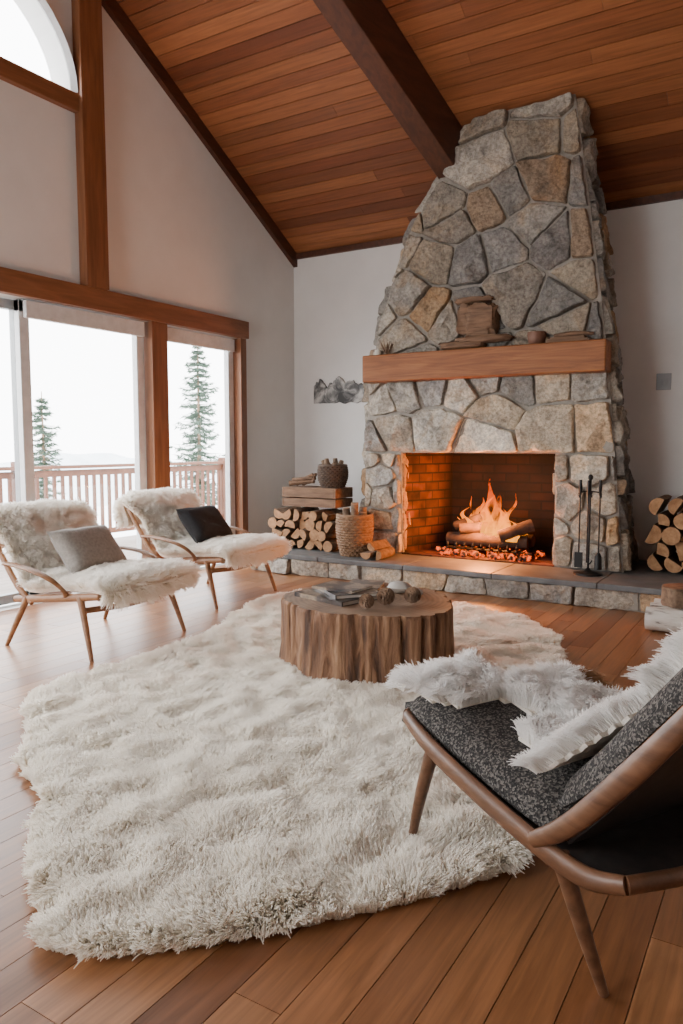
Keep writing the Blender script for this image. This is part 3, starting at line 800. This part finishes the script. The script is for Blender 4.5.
for i in range(14):
    a=i*.9; g.tube([(-3.2,6.0,mz),(-3.2+.03*math.cos(a),6.0+.02*math.sin(a),mz+.05),(-3.2+.07*math.cos(a),6.0+.04*math.sin(a),mz+.10+.02*(i%3))],[(.003,.003),(.008,.003),(.001,.001)],n=5)
g.build('dried_sprig',[M['cone']],smooth=True)

# wall art: jagged relief
g=Geo(); n=60; up=[];dn=[]
for i in range(n+1):
    t=i/n; x=-4.60+.64*t
    up.append((x,1.84+.10*noise.noise(Vector((t*5,1,0)))+.05*noise.noise(Vector((t*17,4,0)))+.03*noise.noise(Vector((t*45,4,0)))+.05*math.sin(math.pi*t)))
    dn.append((x,1.655+.02*noise.noise(Vector((t*9,7,0)))))
v=[];f=[]
for yy in (YB-.03,YB-.004):
    v+=[(x,yy,z) for x,z in dn]+[(x,yy,z) for x,z in up]
m=n+1
for i in range(n):
    f.append((i,i+1,m+i+1,m+i)); f.append((2*m+i+1,2*m+i,3*m+i,3*m+i+1)); f.append((m+i,m+i+1,3*m+i+1,3*m+i)); f.append((i+1,i,2*m+i,2*m+i+1))
f.append((0,m,3*m,2*m)); f.append((n,2*m+n,3*m+n,m+n))
g.add(v,f); g.build('metal_wall_art',[M['art']])
g=Geo(); g.box((-1.08,YB-.008,1.67),(-.96,YB,1.81)); g.box((-1.05,YB-.012,1.71),(-1.025,YB-.006,1.77)); g.box((-1.015,YB-.012,1.71),(-.99,YB-.006,1.77)); g.build('light_switch',[M['grey']],bevel=.003)

# ------------------------------------------------------------------ rug
RUG=[(-1.42,1.08),(-1.58,1.12),(-2.10,1.48),(-2.62,1.83),(-2.98,2.12),(-3.06,2.5),(-3.05,3.0),(-3.13,3.6),(-3.38,4.2),(-3.38,4.75),(-3.0,5.0),(-2.5,5.07),(-2.0,5.03),(-1.55,4.88),(-1.25,4.5),(-1.05,4.0),(-.84,3.3),(-.64,2.6),(-.61,2.1),(-.76,1.75),(-1.02,1.42),(-1.26,1.17)]
def inside(x,y,P):
    c_=False; n=len(P); j=n-1
    for i in range(n):
        xi,yi=P[i]; xj,yj=P[j]
        if (yi>y)!=(yj>y) and x<(xj-xi)*(y-yi)/(yj-yi)+xi: c_=not c_
        j=i
    return c_
S=[]; m=len(RUG)
for i in range(m):
    a,b,c_,d_=[Vector((*RUG[(i+k)%m],0)) for k in (-1,0,1,2)]
    for j in range(5):
        t=j/5; p=.5*((2*b)+(c_-a)*t+(2*a-5*b+4*c_-d_)*t*t+(3*b-a-3*c_+d_)*t**3)
        w=.04*noise.noise(Vector((p.x*3.5,p.y*3.5,0)))
        S.append((p.x+w,p.y+w))
rug=empty('sheepskin_rug')
g=Geo(); cx,cy=-2.1,3.1; rings=[(.985,.002),(.98,.006),(.96,.009),(.9,.010),(.7,.010),(.4,.010),(.15,.010)]
v=[];f=[];n=len(S)
for s,h in rings:
    for (x,y) in S: v.append((cx+(x-cx)*s,cy+(y-cy)*s,h))
v.append((cx,cy,.010))
for r in range(len(rings)-1):
    for k in range(n): f.append((r*n+k,r*n+(k+1)%n,(r+1)*n+(k+1)%n,(r+1)*n+k))
for k in range(n): f.append(((len(rings)-1)*n+k,(len(rings)-1)*n+(k+1)%n,len(v)-1))
f.append(tuple(reversed(range(n))))
g.add(v,f); g.build('rug_backing',[M['hide']],rug,smooth=True)
pts=[]
SX,SY=-1.96,3.49
while len(pts)<340000:
    x=R.uniform(-3.6,-.4); y=R.uniform(1.0,5.2)
    if R.random()>min(1,2.2/max(1,math.hypot(x,y))): continue
    if math.hypot(x-SX,y-SY)<.38: continue
    if not inside(x,y,S): continue
    pts.append((x,y,0))
P=np.array(pts); Nn=np.tile([0,0,1.0],(len(P),1))
cS=np.array(S)
for i in range(0,len(P),2000):
    dd=np.linalg.norm(P[i:i+2000,None,:2]-cS[None],axis=2).min(axis=1)
    P[i:i+2000,2]=.009*np.minimum(1,dd/.05)
    o=P[i:i+2000,:2]-np.array([cx,cy]); o/=np.linalg.norm(o,axis=1,keepdims=True)
    Nn[i:i+2000,:2]=o*(np.clip(1-dd/.08,0,1)*.75)[:,None]
fur('rug_pile',P,Nn,.066,M['fur_rug'],rug,comb=(.10,-.10,0),comb_noise=.26,nscale=3.4,clump=.24,nclump=13000,r0=.0028,r1=.0010,K=4,lvar=.50,droop=.22,jit=.16)

# ------------------------------------------------------------------ stump table
st=empty('stump_coffee_table',(SX,SY,0.012))
g=Geo(); n=220
def srad(a,t):
    r=.450*(1+.05*math.cos(2*a+.6)+.045*math.cos(3*a+1.0)+.03*math.cos(5*a+2))
    groove=abs(noise.noise(Vector((math.cos(a)*4.5,math.sin(a)*4.5,t*.4))))
    g2=abs(noise.noise(Vector((math.cos(a)*11,math.sin(a)*11,t*.7+4))))
    fine=noise.noise(Vector((math.cos(a)*30,math.sin(a)*30,t*1.6)))
    return r*(1.03-.16*max(0,.16-groove)*2.2-.05*max(0,.2-g2)*2+.012*fine)+.025*(1-t)**3
lv=[0,.04,.1,.2,.3,.4,.5,.6,.7,.8,.88,.94,.98,1.0]
v=[]
for t in lv:
    for k in range(n):
        a=2*math.pi*k/n; rr=srad(a,t)*(1 if t<.98 else (.992 if t<.999 else .98)); v.append((rr*math.cos(a),rr*math.sin(a),t*.359))
f=[]
for i in range(len(lv)-1):
    for k in range(n): f.append((i*n+k,i*n+(k+1)%n,(i+1)*n+(k+1)%n,(i+1)*n+k))
g.add(v,f,0)
top=[v[(len(lv)-1)*n+k] for k in range(n)]
g.add(top+[(0,0,.359)],[(k,(k+1)%n,n) for k in range(n)],1)
g.build('stump',[M['stumpside'],M['stumptop']],st,smooth=True)
tz=.371
def magazine(name,c,w,l,h,rot):
    e=empty(name,(c[0],c[1],c[2]),rot); g=Geo()
    g.box((-w/2,-l/2,0),(w/2,l/2,h*.12),0); g.box((-w/2+.004,-l/2+.004,h*.12),(w/2-.004,l/2-.004,h*.88),1); g.box((-w/2,-l/2,h*.88),(w/2,l/2,h),0); g.box((-w/2-.002,-l/2,0),(-w/2+.004,l/2,h),0)
    g.build('book_block',[M['print'],M['paper']],e)
magazine('coffee_table_book',(SX-.15,SY-.08,tz+.001),.30,.38,.024,math.radians(75))
magazine('coffee_table_book',(SX-.12,SY-.04,tz+.026),.25,.33,.020,math.radians(52))
magazine('coffee_table_book',(SX-.14,SY-.05,tz+.047),.20,.27,.014,math.radians(85))
magazine('coffee_table_book',(SX-.17,SY+.25,tz+.001),.20,.26,.02,math.radians(20))
g=Geo(); pinecone(g,(SX+.17,SY-.13,tz+.050),.044,.10,0,1.5); pinecone(g,(SX+.27,SY-.02,tz+.048),.042,.09,0,1.4); pinecone(g,(SX+.13,SY-.26,tz+.043),.037,.08,0,1.55)
g.build('pinecone_cluster',[M['cone']])
g=Geo(); g.blob((SX+.08,SY+.20,tz+.034),(.075,.055,.033),amp=.15,seed=4); g.blob((SX+.20,SY+.15,tz+.027),(.05,.04,.026),amp=.15,seed=8); g.build('river_stones',[M['pebble']],smooth=True)

# ------------------------------------------------------------------ fur-covered profile patches
def profile_surface(prof,width,crown=.03):
    P=[Vector((a,0,b)) for a,b in prof]; m=len(P)
    D=[]
    for i in range(m-1):
        a=P[max(0,i-1)];b=P[i];c_=P[i+1];d_=P[min(m-1,i+2)]
        for j in range(8):
            t=j/8; D.append(.5*((2*b)+(c_-a)*t+(2*a-5*b+4*c_-d_)*t*t+(3*b-a-3*c_+d_)*t**3))
    D.append(P[-1])
    ls=[0]
    for a,b in zip(D,D[1:]): ls.append(ls[-1]+(b-a).length)
    tot=ls[-1]
    def at(t):
        s=max(0,min(1,t))*tot
        for i in range(len(ls)-1):
            if s<=ls[i+1]+1e-9:
                q=(s-ls[i])/max(1e-9,ls[i+1]-ls[i]); p=D[i].lerp(D[i+1],q); d=(D[i+1]-D[i]).normalized()
                return p,Vector((d.z,0,-d.x))
        d=(D[-1]-D[-2]).normalized(); return D[-1],Vector((d.z,0,-d.x))
    def fn(u,t):
        p,nn=at(t); w=width(t) if callable(width) else width
        k=(1-abs(u)**3)
        return p+nn*(crown*k)+Vector((0,u*w/2,0)), (nn+Vector((0,1,0))*(u**3)*.9).normalized()
    return fn,tot
def pelt(name_base,prof,width,mat_hide,mat_fur,parent,N,L,thick=.03,mask=None,colf=None,crown=.03,**kw):
    fn,tot=profile_surface(prof,width,crown=crown)
    g=Geo(); nu,nv=26,52; v=[]
    for layer in (0,1):
        for j in range(nv+1):
            for i in range(nu+1):
                u=-1+2*i/nu; t=j/nv; p,nn=fn(u,t)
                v.append(tuple(p if layer==0 else p-nn*thick))
    S1=(nu+1)*(nv+1); f=[]; keep=set()
    for j in range(nv):
        for i in range(nu):
            if mask and not mask(-1+2*(i+.5)/nu,(j+.5)/nv): continue
            keep.add((i,j))
    for (i,j) in sorted(keep):
        a=j*(nu+1)+i; b=a+1; c_=a+nu+2; d_=a+nu+1
        f.append((a,b,c_,d_)); f.append((S1+d_,S1+c_,S1+b,S1+a))
        for (di,dj,e1,e2) in ((0,-1,a,b),(1,0,b,c_),(0,1,c_,d_),(-1,0,d_,a)):
            if (i+di,j+dj) not in keep: f.append((e2,e1,S1+e1,S1+e2))
    g.add(v,f); ob=g.build(name_base+'_hide',[mat_hide],parent,smooth=True)
    me=ob.data; bm=bmesh.new(); bm.from_mesh(me)
    loose=[q for q in bm.verts if not q.link_faces]; bmesh.ops.delete(bm,geom=loose,context='VERTS'); bm.to_mesh(me); bm.free()
    pts=[];nr=[];cols=[]
    tries=0
    while len(pts)<N and tries<N*8:
        tries+=1
        u=R.uniform(-1,1); t=R.random()
        if mask and not mask(u,t): continue
        p,nn=fn(u,t)
        if abs(u)>.9 or t<.03 or t>.97:
            if R.random()<.5: p=p-nn*R.random()*thick
        pts.append(tuple(p)); nr.append(tuple(nn))
        if colf: cols.append(colf(u,t))
    fur(name_base+'_wool',pts,nr,L,mat_fur,parent,cols=np.array(cols) if colf else None,**kw)

def pillow(name,parent,loc,rot,w,h,d,mat):
    g=Geo(); n=18; v=[]; f=[]
    for sgn in (1,-1):
        for i in range(n+1):
            for j in range(n+1):
                a=-1+2*i/n; b=-1+2*j/n
                pin=1-.10*(1-abs(a)**2)*abs(b)**4; pin2=1-.10*(1-abs(b)**2)*abs(a)**4
                th=d/2*((1-a**4)*(1-b**4))**.55*(1+.12*noise.noise(Vector((a*2,b*2,sgn))))
                v.append((a*w/2*pin2*1.0,b*h/2*pin,sgn*th))
    S1=(n+1)**2
    for i in range(n):
        for j in range(n):
            a=i*(n+1)+j; q=(a,a+1,a+n+2,a+n+1); f.append(q); f.append(tuple(S1+k for k in reversed(q)))
    g.add(v,f); xf=Matrix.Translation(loc)@rot
    ob=g.build(name,[mat],parent,smooth=True,xf=xf,weld=True); return ob

def lounge(name,loc,rot,pmat,ppos,W=.70):
    e=empty(name,loc,rot); hw=W/2; g=Geo()
    for s in (-1,1):
        y=s*hw
        g.tube([(.37,y,.36),(.15,y,.335),(-.15,y,.30),(-.33,y,.28)],[(.014,.02),(.016,.024),(.016,.024),(.014,.02)],n=10,up=(0,0,1))
        g.tube([(-.18,y,.27),(-.30,y,.36),(-.44,y,.54),(-.55,y,.70)],[(.014,.018),(.016,.022),(.015,.02),(.012,.015)],n=10,up=(1,0,0))
        g.tube([(.22,y,.345),(.28,y+s*.02,.18),(.34,y+s*.04,0.0)],[.021,.018,.012],n=12)
        g.tube([(-.22,y,.30),(-.29,y+s*.02,.16),(-.37,y+s*.04,0.0)],[.021,.018,.012],n=12)
        g.tube([(-.40,y+s*.015,.49),(-.28,y+s*.065,.505),(-.08,y+s*.085,.49),(.08,y+s*.075,.44),(.13,y+s*.03,.37),(.10,y,.33)],[(.016,.012),(.024,.012),(.026,.012),(.022,.012),(.016,.012),(.014,.012)],n=10)
    g.tube([(.36,-hw,.36),(.40,-hw*.6,.352),(.415,0,.35),(.40,hw*.6,.352),(.36,hw,.36)],(.016,.026),n=10)
    g.tube([(.25,-hw,.27),(.27,0,.25),(.25,hw,.27)],(.012,.018),n=10)
    g.tube([(-.25,-hw,.28),(-.25,hw,.28)],.014,n=10); g.tube([(-.55,-hw,.69),(-.57,0,.71),(-.55,hw,.69)],.015,n=10)
    for k in range(7):
        y=-hw+W*(k+1)/8
        g.tube([(.37,y,.355),(.0,y,.325),(-.24,y,.295)],(.012,.006),n=6); 
        g.tube([(-.26,y,.33),(-.42,y,.52),(-.55,y,.69)],(.012,.006),n=6,up=(1,0,0))
    g.build('frame',[M['oak']],e,smooth=True)
    prof=[(.42,.355),(.43,.39),(.36,.405),(.10,.385),(-.10,.365),(-.22,.385),(-.31,.47),(-.42,.61),(-.51,.72),(-.575,.75),(-.62,.68),(-.60,.56)]
    wf=lambda t: W*(1.04+.08*math.sin(t*17)+.04*math.sin(t*31+1))
    pelt('sheepskin',prof,wf,M['hide'],M['fur_chair'],e,56000,.085,thick=.03,crown=.04,
         comb_noise=.20,nscale=7,clump=.30,nclump=3000,r0=.0028,r1=.0009,K=4,lvar=.35,jit=.18,droop=.25)
    rotm=Matrix.Rotation(math.radians(ppos[3]),4,'Z')@Matrix.Rotation(math.radians(50),4,'Y')@Matrix.Rotation(math.radians(ppos[4]),4,'Z')
    pillow('throw_pillow',e,Vector(ppos[:3]),rotm,.34,.46,.15,pmat)
    return e
lounge('lounge_chair',(-3.66,3.10,0),math.radians(3),M['pillowg'],(-.05,-.02,.555,0,0))
lounge('lounge_chair',(-3.95,4.48,0),math.radians(3),M['pillowb'],(-.05,-.02,.575,0,0))

# ------------------------------------------------------------------ right armchair
rc=empty('armchair',(-.275,1.884,0.0),math.radians(149.8)); g=Geo(); hw=.33
for s in (-1,1):
    y=s*hw
    g.tube([(.60,y*.94,.405),(.45,y,.37),(.2,y,.32),(.0,y,.295),(-.12,y,.295),(-.2,y*.93,.315)],[(.014,.022),(.016,.028),(.016,.029),(.016,.028),(.016,.025),(.014,.02)],n=12)
    g.tube([(.03,y+s*.012,.31),(-.08,y+s*.02,.395),(-.24,y+s*.022,.575),(-.38,y+s*.015,.755),(-.46,y,.865)],[(.014,.018),(.015,.024),(.016,.026),(.015,.022),(.012,.016)],n=12,up=(1,0,0))
    g.tube([(.46,y*.95,.36),(.53,y*.92,.2),(.61,y*.86,.011)],[.022,.018,.011],n=14)
    g.tube([(-.03,y*.97,.30),(-.07,y*.88,.15),(-.11,y*.78,.0)],[.022,.018,.011],n=14)
g.tube([(.60,-hw*.94,.405),(.645,-hw*.6,.41),(.66,0,.41),(.645,hw*.6,.41),(.60,hw*.94,.405)],(.014,.022),n=12)
g.tube([(-.2,-hw*.93,.315),(-.24,-hw*.5,.32),(-.25,0,.32),(-.24,hw*.5,.32),(-.2,hw*.93,.315)],(.014,.02),n=12)
g.tube([(-.46,-hw,.865),(-.49,0,.885),(-.46,hw,.865)],(.012,.02),n=12)
g.build('frame',[M['walnut']],rc,smooth=True)
g=Geo()
def slab(prof,w,th,mi=0,nv=24,puff=0,rnd=.0):
    fn,tot=profile_surface(prof,w,crown=0)
    nu=20; v=[]
    for layer in (0,1):
        for j in range(nv+1):
            for i in range(nu+1):
                u=-1+2*i/nu; t=j/nv
                k=max(0,((1-abs(u)**6)*(1-abs(2*t-1)**8)))**.5
                w_=1-rnd*(abs(2*t-1)**6)
                p,nn=fn(u*w_,t); nn=Vector((nn.x,0,nn.z)).normalized()
                v.append(tuple(p+nn*((th*(.25+.75*k)+puff*k*(1-u*u)) if layer==0 else 0)))
    S1=(nu+1)*(nv+1); f=[]
    for j in range(nv):
        for i in range(nu):
            a=j*(nu+1)+i; q=(a,a+1,a+nu+2,a+nu+1); f.append(q); f.append(tuple(S1+k for k in reversed(q)))
    for i in range(nu):
        f.append((i+1,i,S1+i,S1+i+1)); a=nv*(nu+1)+i; f.append((a,a+1,S1+a+1,S1+a))
    for j in range(nv):
        a=j*(nu+1); f.append((a,a+nu+1,S1+a+nu+1,S1+a)); a=a+nu; f.append((a+nu+1,a,S1+a,S1+a+nu+1))
    g.add(v,f,mi)
slab([(.62,.385),(.4,.345),(.15,.305),(-.05,.28),(-.2,.295)],.63,.03,0)
slab([(-.05,.33),(-.14,.43),(-.28,.60),(-.46,.84)],.63,.025,0)
g.build('seat_shell',[M['leather']],rc,smooth=True)
g=Geo()
slab([(.64,.415),(.4,.375),(.15,.335),(-.02,.315)],.62,.07,0,puff=.015,rnd=.06)
slab([(-.0,.385),(-.10,.47),(-.24,.64),(-.43,.87)],.62,.07,0,puff=.015,rnd=.06)
g.build('tweed_cushion',[M['tweed']],rc,smooth=True)
prof=[(.655,.462),(.63,.488),(.5,.475),(.3,.442),(.15,.43),(.06,.45),(-.025,.53),(-.16,.695),(-.33,.90),(-.41,.955),(-.47,.93),(-.49,.84)]
def hmask(u,t):
    w=.08*math.sin(u*9+t*14)+.05*math.sin(t*37+u*5)
    if t<.13: return (.0+w<u<.88+w)
    if t<.28: return -.70+w<u<.35+w-1.0*(t-.13)+ (.4 if t<.16 else 0)
    if t<.66: return -.95<u<.85-abs(t-.42)*2.2+w
    return -.9+w<u<.32+w
def hcol(u,t):
    q=noise.noise(Vector((u*2.2,t*7,3.3)))
    if u<-.50+.3*q and .16<t<.42: return (.40,.24,.14)
    if u<-.60 and .42<=t<.54: return (.06,.05,.045)
    return (1,1,1)
pelt('goatskin',prof,.64,M['hide'],M['fur_hide'],rc,64000,.085,thick=.01,mask=hmask,colf=hcol,crown=.012,
     comb=(-.10,.30,0),comb_noise=.35,nscale=8,clump=.34,nclump=3500,r0=.0020,r1=.0006,K=5,lvar=.4,jit=.2,droop=.25)

# ------------------------------------------------------------------ outside
g=Geo()
for i in range(22):
    x0=XL-TH-.02-i*.145; g.box((x0-.14,-4,-.16),(x0,9.5,-.12))
g.build('deck_floor',[M['deck']])
g=Geo(); XD=-8.0
g.box((XD-.07,-4,.90),(XD+.07,9.4,.94)); g.box((XD-.02,-4,.80),(XD+.02,9.4,.88)); g.box((XD-.02,-4,.0),(XD+.02,9.4,.07))
y=-3.9
while y<9.4: g.box((XD-.018,y,.05),(XD+.018,y+.036,.82)); y+=.125
for y in (-1,1.2,3.4,5.6,7.8,9.35): g.box((XD-.05,y-.05,-.2),(XD+.05,y+.05,1.0))
g.box((XD,9.33,.90),(XL-TH,9.47,.94)); x=XD
while x<XL-TH-.1: g.box((x,9.38,-.1),(x+.036,9.42,.9)); x+=.125
g.build('deck_railing',[M['rail']])
def conifer(name,loc,H,W,seed):
    rr=random.Random(seed); g=Geo()
    g.tube([(0,0,0),(0,0,H*.5),(0,0,H)],[H*.014,H*.009,.01],n=7,mi=1)
    lv=40
    for i in range(lv):
        t=i/lv; z=H*(.12+.87*t); L=W*(1-t)**.8*rr.uniform(.5,1.2)+.07
        for k in range(7):
            a=rr.random()*6.28; l=L*rr.uniform(.5,1.2); d=Vector((math.cos(a),math.sin(a),0)); w=Vector((-d.y,d.x,0))
            tip=d*l+Vector((0,0,z-l*rr.uniform(-.2,.2))); root=Vector((0,0,z+rr.uniform(-.06,.06)))
            for q in range(9):
                s=(q+.6)/9; p=root.lerp(tip,s)-Vector((0,0,.12*l*math.sin(s*3)))
                for sg in range(4):
                    an=rr.random()*6.28; ww=(.08+.10*l)*rr.uniform(.6,1.3)
                    e=p+w*math.cos(an)*ww+d*ww*.8+Vector((0,0,math.sin(an)*ww*.7)); m_=d*.026+Vector((0,0,.014))
                    g.add([p-m_,p+m_,e],[(0,1,2)],0)
            g.add([root,root+Vector((0,0,.03)),tip],[(0,1,2)],0)
    ob=g.build(name,[M['needle'],M['bark']]); ob.location=loc; return ob
conifer('pine_tree',(-14,15.4,-3.2),7.3,1.3,1)
conifer('pine_tree',(-17,12.7,-5.0),7.6,1.2,2)
g=Geo(); g.box((-90,-60,-6.3),(-8.6,90,-6)); g.build('ground',[M['pale_ground']])
g=Geo(); v=[];f=[];n=60
for i in range(n+1):
    y=-60+180*i/n; hh=5.2+2.2*noise.noise(Vector((y*.05,0,0)))+.6*noise.noise(Vector((y*.3,2,0)))
    v+=[(-70,y,-6),(-85,y,-6+hh),(-100,y,-6)]
for i in range(n):
    a=i*3; f+=[(a,a+3,a+4,a+1),(a+1,a+4,a+5,a+2)]
g.add(v,f); g.build('distant_hills',[M['hill']],smooth=True)

# ------------------------------------------------------------------ lights
w=bpy.data.worlds.new('overcast_sky'); scene.world=w; w.use_nodes=True
nt=w.node_tree; bg=nt.nodes['Background']; bg.inputs['Color'].default_value=(.98,.985,1,1); bg.inputs['Strength'].default_value=12.5
def area_light(name,loc,rot,sx,sy,power,col,portal=False):
    l=bpy.data.lights.new(name,'AREA'); l.shape='RECTANGLE'; l.size=sx; l.size_y=sy; l.energy=power; l.color=col
    if portal: l.cycles.is_portal=True
    o=bpy.data.objects.new(name,l); o.location=loc; o.rotation_euler=rot; scene.collection.objects.link(o); return o
area_light('sky_portal_left',(XL-.25,3.1,1.15),(0,math.radians(-90),0),2.3,6.0,10,(1,1,1),True)
area_light('sky_portal_arch',(XL-.25,3.0,4.3),(0,math.radians(-90),0),.8,2.0,10,(1,1,1),True)
area_light('sky_portal_rear',((RX0+RX1)/2,YF-.25,1.65),(math.radians(90),0,0),2.2,2.8,10,(1,1,1),True)
def point(name,loc,p,col,r=.1):
    l=bpy.data.lights.new(name,'POINT'); l.energy=p; l.color=col; l.shadow_soft_size=r
    o=bpy.data.objects.new(name,l); o.location=loc; scene.collection.objects.link(o)
point('fire_glow',(FX,FY-.2,.58),110,(1,.29,.055),.12)

# ------------------------------------------------------------------ camera
cam=bpy.data.cameras.new('camera'); co=bpy.data.objects.new('camera',cam); scene.collection.objects.link(co)
cam.sensor_width=36; cam.lens=745/1024*36; cam.clip_start=.05; cam.clip_end=300
co.location=(0,0,1.2); co.rotation_euler=(math.radians(90-5.14),0,math.radians(31.5))
scene.camera=co
